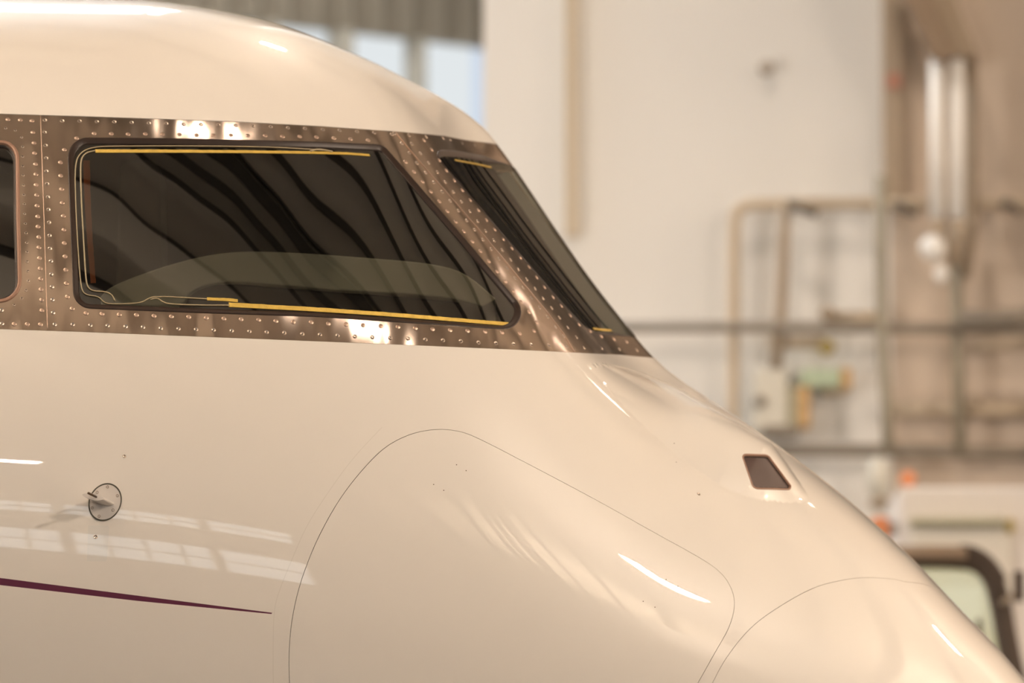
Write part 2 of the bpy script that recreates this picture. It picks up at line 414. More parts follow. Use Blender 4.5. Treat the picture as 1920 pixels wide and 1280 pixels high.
matid = np.zeros(len(RF), int); matid[inn(STR)] = 1; matid[inn(PAT)] = 2; matid[inn(JL)] = 3

def surf_part(name, mask, mats, parent, depth=0.0, skirt=0.006, mi=None):
    F = RF[mask]; used, inv = np.unique(F, return_inverse=True); F = inv.reshape(F.shape)
    P = RP[used]-RN[used]*(depth*(slim(RV[used])[:, None] if depth == 0.0075 else 1.0)); n = RN[used]; V = [P]; FF = [F]; NN = [n]; mids = [mi[mask] if mi is not None else np.zeros(len(F), int)]
    if skirt:
        e = np.concatenate([F[:, [0, 1]], F[:, [1, 2]], F[:, [2, 0]]]); key = np.sort(e, 1)
        _, idx, cnt = np.unique(key, axis=0, return_index=True, return_counts=True)
        be = e[idx[cnt == 1]]
        a, b = be[:, 0], be[:, 1]; s = len(P); m = len(be)
        pa, pb = P[a], P[b]; qa, qb = pa-n[a]*skirt, pb-n[b]*skirt
        fn = nrm(np.cross(pb-pa, n[a]))
        V += [pa, pb, qb, qa]; NN += [fn]*4; i = np.arange(m)
        FF2 = np.stack([s+i, s+3*m+i, s+2*m+i, s+m+i], -1); mids.append(np.zeros(m, int))
        faces = [tuple(f) for f in F]+[tuple(f) for f in FF2]
    else: faces = [tuple(f) for f in F]
    return mesh_obj(name, np.vstack(V), faces, mats, parent, True, np.concatenate(mids), np.vstack(NN))
def loft(name, L, prof, m, parent):
    """ring of section prof [(inset, height)] along loop L"""
    V = []; n = len(L)
    for d, h in prof:
        q = offset(L, d*slim(L)) if d else L
        V.append(S(q[:, 0], q[:, 1])+N(q[:, 0], q[:, 1])*(h*slim(L))[:, None])
    F = []
    for r in range(len(prof)-1):
        for i in range(n):
            j = (i+1) % n; F.append((r*n+i, r*n+j, (r+1)*n+j, (r+1)*n+i))
    return mesh_obj(name, np.vstack(V), F, m, parent, True)
def tube(name, P, r, m, parent, seg=8, cap=True):
    P = [Vector(p) for p in P]; V = []; F = []; n = len(P)
    up = Vector((0.13, 0.2, 1)).normalized()
    for i, p in enumerate(P):
        t = (P[min(i+1, n-1)]-P[max(i-1, 0)]).normalized()
        if i == 0: a = t.cross(up if abs(t.dot(up)) < .95 else Vector((0, 1, 0.1))).normalized()
        else: a = (a-t*a.dot(t)).normalized()
        b = t.cross(a); rr = r[i] if isinstance(r, (list, tuple)) else r
        for k in range(seg): V.append(p+(a*cos(2*pi*k/seg)+b*sin(2*pi*k/seg))*rr)
    for i in range(n-1):
        for k in range(seg):
            l = (k+1) % seg; F.append((i*seg+k, i*seg+l, (i+1)*seg+l, (i+1)*seg+k))
    if cap: F.append(tuple(range(seg))[::-1]); F.append(tuple(range((n-1)*seg, n*seg)))
    return mesh_obj(name, V, F, m, parent, True)
def surf_pts(pxs, depth=0.0, step=6, it=2):
    pxs = [(a, b-depth*560) for a, b in pxs]
    q = hits(resample(chaikin(pxs, it, False), step, False)); return S(q[:, 0], q[:, 1])-N(q[:, 0], q[:, 1])*depth, q
def ribbon(name, pxs, w0, w1, depth, m, parent, step=6, thick=0.0006, it=1):
    pxs = [(a, b-depth*560) for a, b in pxs]
    q = hits(resample(chaikin(pxs, it, False), step, False)); n = len(q); V = []
    ww = np.linspace(w0, w1, n)
    P = S(q[:, 0], q[:, 1]); nn = N(q[:, 0], q[:, 1]); t = nrm(np.gradient(P, axis=0)); s = nrm(np.cross(nn, t))
    jit = np.array([random.uniform(-0.0004, 0.0004) for _ in range(n)])
    rows = [P-nn*depth+s*(ww/2+jit)[:, None], P-nn*(depth-thick)+s*(ww/2-0.0004+jit)[:, None], P-nn*(depth-thick)-s*(ww/2-0.0004)[:, None], P-nn*depth-s*(ww/2)[:, None]]
    F = []
    for r in range(4):
        for i in range(n-1): F.append((r*n+i, r*n+i+1, ((r+1) % 4)*n+i+1, ((r+1) % 4)*n+i))
    F += [(0, n, 2*n, 3*n), (n-1, 4*n-1, 3*n-1, 2*n-1)]
    return mesh_obj(name, np.vstack(rows), F, m, parent)

# ------------------------------------------------------------------ the aircraft
jet = empty('business_jet', (0, 0, 0), label='white business jet nose with bare metal cockpit window band and plum stripe', cat='aircraft')
surf_part('fuselage_skin', cls['skin'], [M['paint'], M['purple'], M['patch'], M['seamline']], jet, mi=matid)
surf_part('avionics_door', cls['door'], [M['paint']], jet)
surf_part('nose_radome', cls['radome'], [M['paint']], jet)
band = surf_part('window_band', cls['band'], [M['metal']], jet, depth=0.0008); band['label'] = 'bare brownish metal band with rows of rivets'
# dark backing behind the gaps (inner structure of the hull)
inner_mask = ok & ~inn(polyB) if False else ok & (inn(ccw(offset(DOORL, -0.03))) | inn(radpoly(offset(RC, -0.03, False))))
surf_part('inner_frame', inner_mask, [M['slot']], jet, depth=0.03, skirt=0)
names = {'side': 'side_window', 'aft': 'aft_side_window', 'shield': 'windshield'}
glass = {}
for k in WINS:
    for pre, L in (('g_', WINS[k]), ('h_', ccw(mirror(WINS[k])))):
        o = surf_part(names[k], cls[pre+k], [M['wsglass' if k == 'shield' else 'glass']], jet, depth=0.0075, skirt=0)
        if pre == 'g_': glass[k] = o
        if k == 'aft':
            loft('window_seal', L, [(0.0, -0.008), (0.0, 0.0012), (0.0022, 0.0022), (0.0045, 0.0012), (0.006, 0.0016), (0.0078, 0.0004), (0.0085, -0.010)], M['bronze' if pre == 'g_' else 'seal'], o)
            loft('inner_seal', L, [(0.0085, -0.004), (0.0125, -0.0055), (0.0135, -0.012)], M['seal'], o)
        else:
            loft('window_seal', L, [(0.0, -0.008), (0.0, -0.0004), (0.0015, 0.0006), (0.0040, 0.0000), (0.0115, -0.0050), (0.0138, -0.0065), (0.0145, -0.012)], M['seal'], o)
o = surf_part('sensor_window', ok & inn(offset(EVS, 0.0045)), [M['sensor']], jet, depth=0.0045, skirt=0); o['label'] = 'dark brown four-sided sensor window'
loft('sensor_frame', EVS, [(0, -0.006), (0, 0.0004), (0.0012, 0.0012), (0.003, 0.0010), (0.0042, 0.0), (0.0050, -0.006)], M['bronze'], o)
loft('sensor_gasket', EVS, [(0.0046, -0.0040), (0.0056, -0.0026), (0.0066, -0.0030), (0.0070, -0.0050)], M['seal'], o)

# heating strips and wires inside the side window
sw = glass['side']; D = 0.0068
ribbon('gold_strip', [(179, 282.5), (400, 283), (640, 286), (695, 290)], 0.0105, 0.0075, D, M['gold'], sw)
ribbon('gold_strip', [(430, 572), (600, 581), (760, 592), (958, 608)], 0.0110, 0.0095, D, M['gold'], sw)
ribbon('gold_strip', [(389, 561), (420, 562), (447, 564.5)], 0.0075, 0.0075, D, M['gold'], sw, step=4)
def wire(pts, r=0.0014, name='heating_wire'):
    P, q = surf_pts(pts, D-0.001, 4, 2); return tube(name, P, r, M['wire'], sw, 6)
wire([(607, 281), (563, 278), (492, 274.5), (352, 273), (211, 273.5), (176, 275), (152, 284), (140.5, 306), (142, 380), (146, 460), (151.5, 534), (156, 549), (164, 554), (186, 556.5), (193, 566), (204, 571), (246, 570),
      (268, 567.5), (279, 560), (290, 556.5), (320, 557), (389, 561)])
wire([(179, 282), (163, 285), (153.5, 294), (151, 310), (153, 380), (157, 450), (161.5, 528), (166, 541), (176, 546.5), (197, 547), (210, 552), (216, 565)], 0.0016)
wire([(283, 563), (290, 559.5), (297, 560), (306, 567), (318, 571), (380, 573), (431, 573)], 0.0016)
wire([(583, 283), (596, 279), (612, 281), (625, 284)], 0.0022)
ribbon('amber_lining', [(163, 300), (165, 380), (170, 460), (176, 532)], 0.014, 0.011, 0.0125, M['amber'], sw)
ws = glass['shield']
ribbon('gold_strip', [(857, 300), (880, 304), (905, 309), (925, 314)], 0.004, 0.004, D, M['gold'], ws, step=4)
ribbon('gold_strip', [(1117, 616), (1134, 618.5), (1150, 619)], 0.006, 0.006, D, M['gold'], ws, step=4)

# cockpit interior
def prism(name, poly, y0, y1, m, parent, bev=0.0):
    n = len(poly); A = [at_y(px, py, y0) for px, py in poly]; B = [np.array([a[0], y1, a[2]]) for a in A]
    V = A+B; F = [tuple(range(n)), tuple(range(2*n-1, n-1, -1))]+[(i, n+i, n+(i+1) % n, (i+1) % n) for i in range(n)]
    o = mesh_obj(name, V, F, m, parent)
    if bev:
        b = o.modifiers.new('bevel', 'BEVEL'); b.width = bev; b.segments = 3; b.limit_method = 'ANGLE'; b.angle_limit = radians(50)
    return o
cup = chaikin([(188, 556), (205, 538), (260, 515), (340, 489), (410, 474), (480, 470), (600, 476), (700, 484), (800, 492), (870, 508), (930, 560)], 2, False)
clow = chaikin([(905, 575), (850, 560), (780, 552), (640, 545), (520, 533), (430, 527), (375, 535), (352, 552), (345, 570), (300, 572), (190, 574)], 2, False)
prism('glareshield', [tuple(p) for p in np.vstack([cup, clow])], -0.74, -0.30, M['hood'], jet, 0.006)
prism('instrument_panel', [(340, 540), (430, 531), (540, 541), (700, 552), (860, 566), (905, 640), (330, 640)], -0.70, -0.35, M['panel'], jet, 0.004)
def box_vf(x0, x1, y0, y1, z0, z1):
    V = [(x, y, z) for x in (x0, x1) for y in (y0, y1) for z in (z0, z1)]
    return V, [(0, 1, 3, 2), (4, 6, 7, 5), (0, 4, 5, 1), (2, 3, 7, 6), (0, 2, 6, 4), (1, 5, 7, 3)]
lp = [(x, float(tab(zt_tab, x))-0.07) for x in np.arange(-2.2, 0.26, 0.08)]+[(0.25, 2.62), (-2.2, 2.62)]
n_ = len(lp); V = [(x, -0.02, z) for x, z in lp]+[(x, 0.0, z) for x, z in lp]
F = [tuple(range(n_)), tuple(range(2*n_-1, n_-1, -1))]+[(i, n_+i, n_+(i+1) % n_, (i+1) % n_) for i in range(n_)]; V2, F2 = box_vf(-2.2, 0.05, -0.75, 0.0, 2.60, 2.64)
mesh_obj('cockpit_dark_screen', V+V2, F+[tuple(2*n_+i for i in f) for f in F2], M['inner'], jet)  # added dark centre sheet, blocks the bright view through the far windows
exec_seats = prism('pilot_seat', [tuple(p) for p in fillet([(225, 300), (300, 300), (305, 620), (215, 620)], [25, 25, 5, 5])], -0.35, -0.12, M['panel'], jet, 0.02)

# ------------------------------------------------------------------ rivets and screws of the band
def cap_mesh(name, prof, seg, m):
    V = []; F = []
    for r, h in prof:
        if r == 0: V.append((0, 0, h))
        else: V += [(r*cos(2*pi*k/seg), r*sin(2*pi*k/seg), h) for k in range(seg)]
    o = 0; rings = []
    for r, h in prof: rings.append((o, r)); o += 1 if r == 0 else seg
    for (a, ra), (b, rb) in zip(rings, rings[1:]):
        for k in range(seg):
            l = (k+1) % seg
            if rb == 0: F.append((a+k, a+l, b))
            else: F.append((a+k, a+l, b+l, b+k))
    return V, F
def me_from(name, V, F, mats, mi=None):
    me = bpy.data.meshes.new(name); me.from_pydata(V, [], F)
    for m in mats: me.materials.append(m)
    me.polygons.foreach_set('use_smooth', np.ones(len(F), bool))
    if mi: me.polygons.foreach_set('material_index', mi)
    return me
Vr, Fr = cap_mesh('r', [(0.0054, -0.0010), (0.0050, 0.0003), (0.0037, 0.0008), (0.0018, 0.0010), (0, 0.0011)], 14, None)
RIVET = me_from('rivet', Vr, Fr, [M['rivet']])
Vs, Fs = cap_mesh('s', [(0.0050, -0.0010), (0.0046, 0.0005), (0.0039, 0.0006), (0.0035, -0.0002), (0.0018, 0.0002), (0.0012, -0.0008), (0, -0.0010)], 14, None)
SCREW = me_from('screw', Vs, Fs, [M['screw'], M['slot']], [1 if 4*14 <= i else 0 for i in range(len(Fs))])
Vt, Ft = cap_mesh('t', [(0.0034, -0.0010), (0.0030, 0.0004), (0.0022, 0.0004), (0.0016, -0.0006), (0, -0.0008)], 12, None)
SMALL = me_from('small_screw', Vt, Ft, [M['screw'], M['slot']], [1 if 2*12 <= i else 0 for i in range(len(Ft))])
rows = []                                             # (kind, pixel polyline, count)
R_ = lambda kind, pts, n: rows.append((kind, pts, n))
R_('s', [(84, 225), (258, 229.5), (421, 234), (488, 236), (618, 243), (737, 251), (832, 258)], 24)
R_('r', [(176, 250), (298, 251), (366, 252.5), (499, 254), (596, 257), (690, 262)], 17)
R_('s', [(84, 248), (88, 330), (92, 430), (97, 520), (100, 586)], 15)
R_('r', [(121, 280), (112.5, 307), (116, 355), (120, 431), (123, 505), (126, 556)], 12)
R_('r', [(135, 578), (161, 587)], 2); R_('r', [(144, 259)], 1)
R_('r', [(62, 248), (66, 300), (70, 400), (75, 500), (78, 560), (79, 582)], 18)
R_('t', [(11, 240), (30, 244), (40.5, 257), (42, 274), (43, 330), (46, 400), (50, 460), (53, 530), (45, 555), (27, 571)], 21)
R_('s', [(3, 581), (4, 606)], 2); R_('r', [(27, 607), (51, 608), (76, 608)], 3); R_('r', [(15, 223), (36, 224), (60, 226)], 3)
R_('r', [(191, 588), (346, 594), (473, 599), (571, 604), (671, 609), (771, 614), (874, 620), (975, 624.5)], 25); R_('r', [(1002, 620)], 1)
R_('s', [(103, 608), (194, 609.5), (348, 617), (512, 623), (644, 629), (780, 635), (915, 642), (1045, 648), (1097, 651), (1142, 653), (1195, 656)], 34)
R_('r', [(761, 303), (791, 338), (855, 414), (917, 489), (963, 545), (1007, 604)], 17)
R_('s', [(739, 249), (781, 303), (842, 374), (903, 445), (965, 519), (1027, 594), (1057, 630)], 22)
R_('s', [(773, 269), (820, 322), (880, 394), (940, 466), (1002, 539), (1049, 594), (1081, 631)], 21)
R_('r', [(795, 262), (810, 280), (843, 326), (874, 364), (936, 439), (987, 494), (1033, 552), (1087, 608), (1113, 624), (1138, 633), (1175, 640)], 24)
R_('t', [(845, 262), (868, 268), (890, 271)], 3)
allr = []
for kind, pts, n in rows:
    P = np.array(pts, float)
    if n > 1:
        d = np.r_[0, np.cumsum(np.hypot(*np.diff(P, axis=0).T))]; t = np.linspace(0, d[-1], n)
        P = np.stack([np.interp(t, d, P[:, 0]), np.interp(t, d, P[:, 1])], -1)
    for px, py in P:
        h = hit(px+random.uniform(-.5, .5), py+random.uniform(-.5, .5))
        if h is not None: allr.append((kind, px, h))
def frame_at(q, lift=0.0):
    P = S(q[0], q[1]); n = N(q[0], q[1]); z = Vector(n); x = Vector((1, 0, 0)); x = (x-z*x.dot(z)).normalized(); y = z.cross(x)
    m = Matrix((x, y, z)).transposed().to_4x4(); m.translation = Vector(P)+z*lift; return m
MM = {'r': RIVET, 's': SCREW, 't': SMALL}; NM = {'r': 'rivet', 's': 'screw', 't': 'small_screw'}
order = sorted(range(len(allr)), key=lambda i: ({'r': 0, 's': 0, 't': 1}[allr[i][0]], abs(allr[i][1]-480)))
indiv = {'r': 0, 's': 0, 't': 0}; restV, restF, restM = [], [], []; midx = {'rivet': 0, 'screw': 1}
for i in order:
    kind, px, q = allr[i]; mt = frame_at(q, -0.0004)
    if indiv[kind] < 100:
        o = bpy.data.objects.new(NM[kind], MM[kind]); link(o, band); o.matrix_local = mt; indiv[kind] += 1
        if px > 920 and False: pass
    else:
        me = MM[kind]; s = len(restV); restV += [tuple(mt @ v.co) for v in me.vertices]
        restF += [tuple(s+k for k in p.vertices) for p in me.polygons]
        restM += [0 if kind == 'r' else 1+p.material_index for p in me.polygons]
if restF:
    o = mesh_obj('rivet_field', restV, restF, [M['rivet'], M['screw'], M['slot']], band, True, restM); o['kind'] = 'stuff'
print('rivets', len(allr), indiv)
# raised joint strips between the band panels
for pts in ([(76, 216), (80, 330), (84, 450), (89, 618)], [(741, 247), (800, 318), (880, 408), (975, 522), (1050, 614), (1078, 660)]):
    P, q = surf_pts(pts, 0.0002, 8, 1); tube('joint_strip', P, 0.0009, M['rivet'], band, 6)

# ------------------------------------------------------------------ skin fittings
def disc_on(name, px, py, r, m, parent, hgt=0.0006, seg=20, cup=None):
    q = hit(px, py); mt = frame_at(q, 0.0)
    prof = [(r, -0.001), (r*0.95, hgt), (0, hgt)] if not cup else cup
    V, F = cap_mesh('d', prof, seg, None); o = mesh_obj(name, [mt @ Vector(v) for v in V], F, m, parent, False); return o
for px, py, r in ((179, 1006, 0.0045), (233, 855, 0.0038), (1310, 926, 0.0042)):
    q = hit(px, py); o = bpy.data.objects.new('skin_screw', SCREW); link(o, jet); o.matrix_local = frame_at(q, 0.0002) @ Matrix.Scale(r/0.005, 4)
for px, py in ((856, 871), (874, 882), (813, 908), (832, 919), (1206, 1127), (1228, 1138), (1249, 1086), (1271, 1099), (1264, 831), (1268, 866)):
    disc_on('drain_hole', px, py, 0.0012, M['brown'], jet, 0.0003, 10)
# probe on its round plate
pc = hit(197, 941); PT = frame_at(pc, 0.0)
probe = bpy.data.objects.new('air_data_probe', None); link(probe, jet); probe.matrix_local = PT; probe['label'] = 'small stub probe on a round grey plate'
def sub(name, V, F, m, smooth_=True):
    me = bpy.data.meshes.new(name); me.from_pydata([tuple(v) for v in V], [], F); me.materials.append(m)
    me.polygons.foreach_set('use_smooth', np.full(len(F), smooth_)); o = bpy.data.objects.new(name, me); link(o, probe); return o
RX, RY = 0.0325, 0.0400
def ell(V):
    a = -0.42; o_ = []
    for x, y, z in V:
        x, y = x*RX/0.0395, y*RY/0.0395; o_.append((x*cos(a)-y*sin(a), x*sin(a)+y*cos(a), z))
    return o_
V, F = cap_mesh('p', [(0.0375, -0.001), (0.0375, 0.0006), (0.0370, 0.0010), (0, 0.0010)], 48, None); sub('round_plate', ell(V), F, M['plate'], False)
V, F = cap_mesh('g', [(0.0402, -0.001), (0.0402, 0.0010), (0.0392, 0.0016), (0.0380, 0.0016), (0.0372, 0.0008)], 48, None); sub('gasket_ring', ell(V), F, M['ring'])
def inplane(px, py):
    P = S(*hit(px, py)); return PT.inverted() @ Vector(P)
for px, py in ((201.6, 912.7), (220, 929), (212, 956), (185.7, 967.6), (172.7, 952), (182, 922.6)):
    v = inplane(px, py); o = bpy.data.objects.new('plate_screw', SMALL); link(o, probe); o.matrix_local = Matrix.Translation((v.x, v.y, 0.0012)) @ Matrix.Scale(1.05, 4)
# vane: an aerofoil stub that leans aft and up out of the plate
def outp(px, py, h): # point seen at a pixel, standing h off the plate
    P = Vector(S(*hit(197, 941))); n = Vector(N(*hit(197, 941))); d = Vector(raydir(px, py)); c = Vector(CAM)
    t = (P+n*h-c).dot(n)/d.dot(n); return PT.inverted() @ (c+d*t)
def outline(px, h): return [outp(a, b, h) for a, b in chaikin(px, 2, True)]
root_o = outline([(217, 944), (207, 949), (190, 946.5), (170, 938), (182, 934), (200, 934)], 0.001)
tip_o = outline([(197, 934), (187, 938.5), (172, 937.5), (150, 927), (165, 923.5), (185, 927)], 0.045)
V = []; F = []; n_ = len(root_o)
for k in range(4):
    f = k/3; V += [a.lerp(b, f) for a, b in zip(root_o, tip_o)]
for k in range(3):
    for i in range(n_): F.append((k*n_+i, k*n_+(i+1) % n_, (k+1)*n_+(i+1) % n_, (k+1)*n_+i))
V += tip_o; F.append(tuple(range(4*n_, 5*n_))); o = sub('probe_vane', V, F, M['plate'])
a0, a1 = outp(178.5, 930.5, 0.052), outp(165.5, 924, 0.074)
V = []; F = []
ax = (a1-a0).normalized(); s1 = ax.orthogonal().normalized(); s2 = ax.cross(s1)
for p in (a0-ax*0.004, a1):
    V += [p+(s1*cos(2*pi*k/12)+s2*sin(2*pi*k/12))*0.0024 for k in range(12)]
F = [(k, (k+1) % 12, 12+(k+1) % 12, 12+k) for k in range(12)]+[tuple(range(12, 24)), tuple(range(11, -1, -1))]
sub('probe_pin', V, F, M['brown'])

# ------------------------------------------------------------------ the hangar
M['wall'] = mat('beige_wall_paint', (0.84, 0.84, 0.82), 0.8, noise=0.03, nscale=0.6)
M['walldk'] = mat('dark_brown_cladding', (0.34, 0.30, 0.25), 0.8, noise=0.05, nscale=0.6)  # dark wall colour that keeps bounce light off the lower hull
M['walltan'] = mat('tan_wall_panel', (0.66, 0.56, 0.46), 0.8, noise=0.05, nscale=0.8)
M['ceil'] = mat('roof_sheet', (0.80, 0.75, 0.66), 0.8, noise=0.06, nscale=0.7)
M['beam'] = mat('dark_roof_steel', (0.05, 0.042, 0.036), 0.7)
M['floor'] = mat('grey_floor_paint', (0.11, 0.10, 0.09), 0.35, noise=0.1, nscale=0.5)
M['blind'] = mat('brown_ribbed_cladding', (0.23, 0.19, 0.14), 0.7)
M['mull'] = mat('grey_brown_mullion', (0.42, 0.38, 0.31), 0.6)
M['skyb'] = mat_emit('daylight_far', (0.93, 0.98, 1.0), SKY_BACK)
M['skyf'] = mat_emit('daylight_front', (0.92, 0.97, 1.0), SKY_FRONT)
M['skyr'] = mat_emit('daylight_roof', (0.95, 0.98, 1.0), SKY_ROOF)
M['lamp'] = mat('lamp_housing', (0.5, 0.5, 0.5), 0.5)
def struct(name, V, F, m):
    return tag(mesh_obj(name, V, F, m), kind='structure')
def box(name, x0, x1, y0, y1, z0, z1, m, parent=None): V, F = box_vf(x0, x1, y0, y1, z0, z1); return mesh_obj(name, V, F, m, parent)
X0, X1, Y0, YB, H = ROOM['x0'], ROOM['x1'], ROOM['y0'], ROOM['yb'], ROOM['H']
YF = 14.0
tag(box('floor', X0, X1, Y0, YF, -0.2, 0.0, M['floor']), kind='structure')
xw = at_y(906, 640, YB)[0]
tag(box('wall_back', xw, X1, YB, YB+0.2, 0, H, M['wall']), kind='structure')
tag(box('wall_return', xw, xw+0.2, YB+0.2, YF, 0, H, M['wall']), kind='structure')
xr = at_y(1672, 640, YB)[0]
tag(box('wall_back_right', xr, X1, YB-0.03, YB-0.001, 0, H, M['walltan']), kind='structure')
tag(box('wall_right', X1, X1+0.2, Y0, YB, 0, H, M['wall']), kind='structure')
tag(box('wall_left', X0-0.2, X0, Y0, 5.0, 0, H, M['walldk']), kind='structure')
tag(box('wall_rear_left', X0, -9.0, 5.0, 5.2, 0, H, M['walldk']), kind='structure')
x_a, x_b = at_y(1060, 0, YB-0.04)[0], at_y(1084, 0, YB-0.04)[0]
tag(box('trim_1', x_a, x_b, YB-0.05, YB-0.001, at_y(1070, 445, YB)[2], H, mat('tan_joint_cover', (0.60, 0.52, 0.40), 0.7)), kind='structure')
# wall with the front windows (behind the photographer)
def windows_on(y, rowsz, xs_, pane_m, name0, num):
    n = num
    for (z0, z1) in rowsz:
        for a, b in zip(xs_, xs_[1:]):
            x0, x1 = a+0.12, b-0.12
            o = box('window_%d' % n, x0, x1, y-0.12, y-0.08, z0, z1, pane_m); tag(o, kind='structure')
            n += 1
    return n
FX = [-14, -11, -8, -5, -2, 1, 4, 7, 9.2]
V, F = [], []
def addb(*a):
    s = len(V); v, f = box_vf(*a); V.extend(v); F.extend([tuple(s+i for i in q) for q in f])
RZ = [(4.0, 5.5), (6.8, 7.5)]
zc = [0, RZ[0][0], RZ[0][1], RZ[1][0], RZ[1][1], H]
for z0, z1 in ((0, RZ[0][0]), (RZ[0][1], RZ[1][0]), (RZ[1][1], H)): addb(X0, X1, Y0-0.2, Y0, z0, z1)
for z0, z1 in RZ:
    for x in FX: addb(x-0.12, x+0.12, Y0-0.2, Y0, z0, z1)
    addb(X0, FX[0], Y0-0.2, Y0, z0, z1); addb(FX[-1], X1, Y0-0.2, Y0, z0, z1)
    for x in FX[:-2]:
        addb(x+0.75, x+0.81, Y0-0.12, Y0, z0, z1); addb(x+1.5, x+1.56, Y0-0.12, Y0, z0, z1); addb(x+2.25, x+2.31, Y0-0.12, Y0, z0, z1)
    addb(FX[0], FX[-1], Y0-0.1, Y0-0.02, (z0+z1)/2-0.03, (z0+z1)/2+0.03)
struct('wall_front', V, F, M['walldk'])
nw = windows_on(Y0, RZ, FX, M['skyf'], 'window', 1)
# the far window wall, turned to the hall
p905 = at_y(905, 60, 12.0); dirw = np.array([-1.0, -0.72]); dirw /= np.linalg.norm(dirw)
nwl = np.array([dirw[1], -dirw[0]])                                # towards the room
if nwl[1] > 0: nwl = -nwl
O2 = np.array([p905[0]+0.35, 12.0+0.25])
def wallpt(px, py):                                               # point on the turned wall at a pixel
    d = raydir(px, py); A = np.array([[d[0], -dirw[0]], [d[1], -dirw[1]]]); t, s = np.linalg.solve(A, O2-CAM[:2]); return s, CAM[2]+t*d[2]
def wbox(name, s0, s1, d0, d1, z0, z1, m, parent=None):
    V = [];
    for s in (s0, s1):
        for d in (d0, d1):
            for z in (z0, z1): p = O2+dirw*s+nwl*d; V.append((p[0], p[1], z))
    return mesh_obj(name, V, box_vf(0, 1, 0, 1, 0, 1)[1], m, parent)
sE = 11.5
ztop = wallpt(700, 62)[1]
zlow = 1.2
tag(wbox('wall_window_lower', -0.3, sE, -0.2, 0, 0, zlow, M['wall']), kind='structure')
s_ = lambda px: wallpt(px, 120)[0]
panes = [(905, 793), (777, 657), (632, 515), (497, 385), (365, 250), (232, 117), (97, -20), (-40, -160), (-180, -300), (-320, -440)]
V, F = [], []
for i in range(-2, int(sE/0.16)):                                  # ribbed cladding above the panes
    s0 = i*0.16
    for (d0, d1, a, b) in ((-0.1, 0.0, s0, s0+0.16), (0.0, 0.035, s0+0.02, s0+0.085)):
        s = len(V)
        for ss in (a, b):
            for d in (d0, d1):
                for z in (ztop, H): p = O2+dirw*ss+nwl*d; V.append((p[0], p[1], z))
        F.extend([tuple(s+k for k in q) for q in box_vf(0, 1, 0, 1, 0, 1)[1]])
struct('wall_window_upper', V, F, M['blind'])
for i, (a, b) in enumerate(panes):
    tag(wbox('window_%d' % (nw+i), s_(a), s_(b), -0.12, -0.08, zlow, ztop, M['skyb']), kind='structure')
    c = panes[i+1][0] if i+1 < len(panes) else b-20
    tag(wbox('trim_%d' % (i+2), s_(b), s_(c), -0.12, 0.03, zlow, ztop, M['mull']), kind='structure')
for i, (x, w) in enumerate([(2.22, .30), (2.56, .07), (2.80, .12), (3.15, .06), (3.75, .05)]):  # unseen dark bars added for the stripes reflected in the windshield
    tag(box('wall_reflected_bar', x-w/2, x+w/2, YB-0.25, YB-0.031, 0, H, M['beam']), kind='structure')
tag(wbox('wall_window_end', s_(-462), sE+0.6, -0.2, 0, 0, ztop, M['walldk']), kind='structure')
# roof with skylights
V, F = [], []
SKY = [(-3.2, -1.08), (-0.97, -0.80), (-5.2, -3.6)]
addb(X0, X1, Y0, 6.9, H, H+0.15); addb(X0, X1, 9.4, YF, H, H+0.15); e = [X0]+sorted([v for s in SKY for v in s])+[X1]
for a, b in zip(e[0::2], e[1::2]): addb(a, b, 6.9, 9.4, H, H+0.15)
struct('ceiling', V, F, M['ceil'])
for i, (a, b) in enumerate(SKY): tag(box('window_%d' % (60+i), a, b, 6.9, 9.4, H+0.05, H+0.08, M['skyr']), kind='structure')
bd = np.array([0.64, -0.77]); bn = np.array([0.77, 0.64]); BW = [(-1.65, .05), (-.82, .09), (-.47, .13), (-.05, .20), (.16, .04), (.75, .10), (1.7, .11), (2.9, .10), (4.4, .13), (6.2, .12), (8.4, .14), (11, .14), (14, .14)]
BW += [(c, .12) for c in np.arange(-3.0, -18, -1.5)]
for i, (c, w) in enumerate(BW):
    zt_ = H-0.001; L = 24; ok_ = []
    for t in np.arange(-L, L, 0.25):
        p = bn*c+bd*t
        if X0+.2 < p[0] < X1-.2 and Y0+.2 < p[1] < (6.6 if p[0] < 0.6 else 7.9): ok_.append(t)
    if len(ok_) < 4: continue
    V, F = [], []
    for t in (ok_[0], ok_[-1]):
        for s in (-w/2, w/2):
            for z in (H-0.22, zt_): p = bn*(c+s)+bd*t; V.append((p[0], p[1], z))
    o = struct('ceiling_beam', V, box_vf(0, 1, 0, 1, 0, 1)[1], M['beam'])
for (x, y, sx, sy, wt, wu, dr) in LAMPS:
    z = H-dr
    rt = empty('hall_or_fill_lamp', (x, y, z), label='flat warm hall or added fill lamp hung on two rods under the roof beams', cat='lamp', group='hall lamps under the roof')
    V, F = box_vf(x-sx/2-.04, x+sx/2+.04, y-sy/2-.04, y+sy/2+.04, z+0.02, z+0.12); mesh_obj('housing', V, F, M['lamp'], rt)
    for s in (-1, 1):
        c_ = (x+s*sx*.4)*bn[0]+y*bn[1]; top_ = H-0.221 if any(abs(c_-c) < w/2+0.02 for c, w in BW) else H-0.001
        V, F = box_vf(x+s*sx*.4-.01, x+s*sx*.4+.01, y-.01, y+.01, z+0.12, top_); mesh_obj('rod', V, F, M['lamp'], rt)
    if wt: l = area_light('lamp_light', (0, 0, 0), sx, wt, WARM, sy=sy); l.parent = rt
    if wu: l = area_light('fill_uplight', (0, 0, 0.14), sx, wu, WARM, rot=(pi, 0, 0), sy=sy); l.parent = rt  # added uplight that brightens the roof; no such source is seen

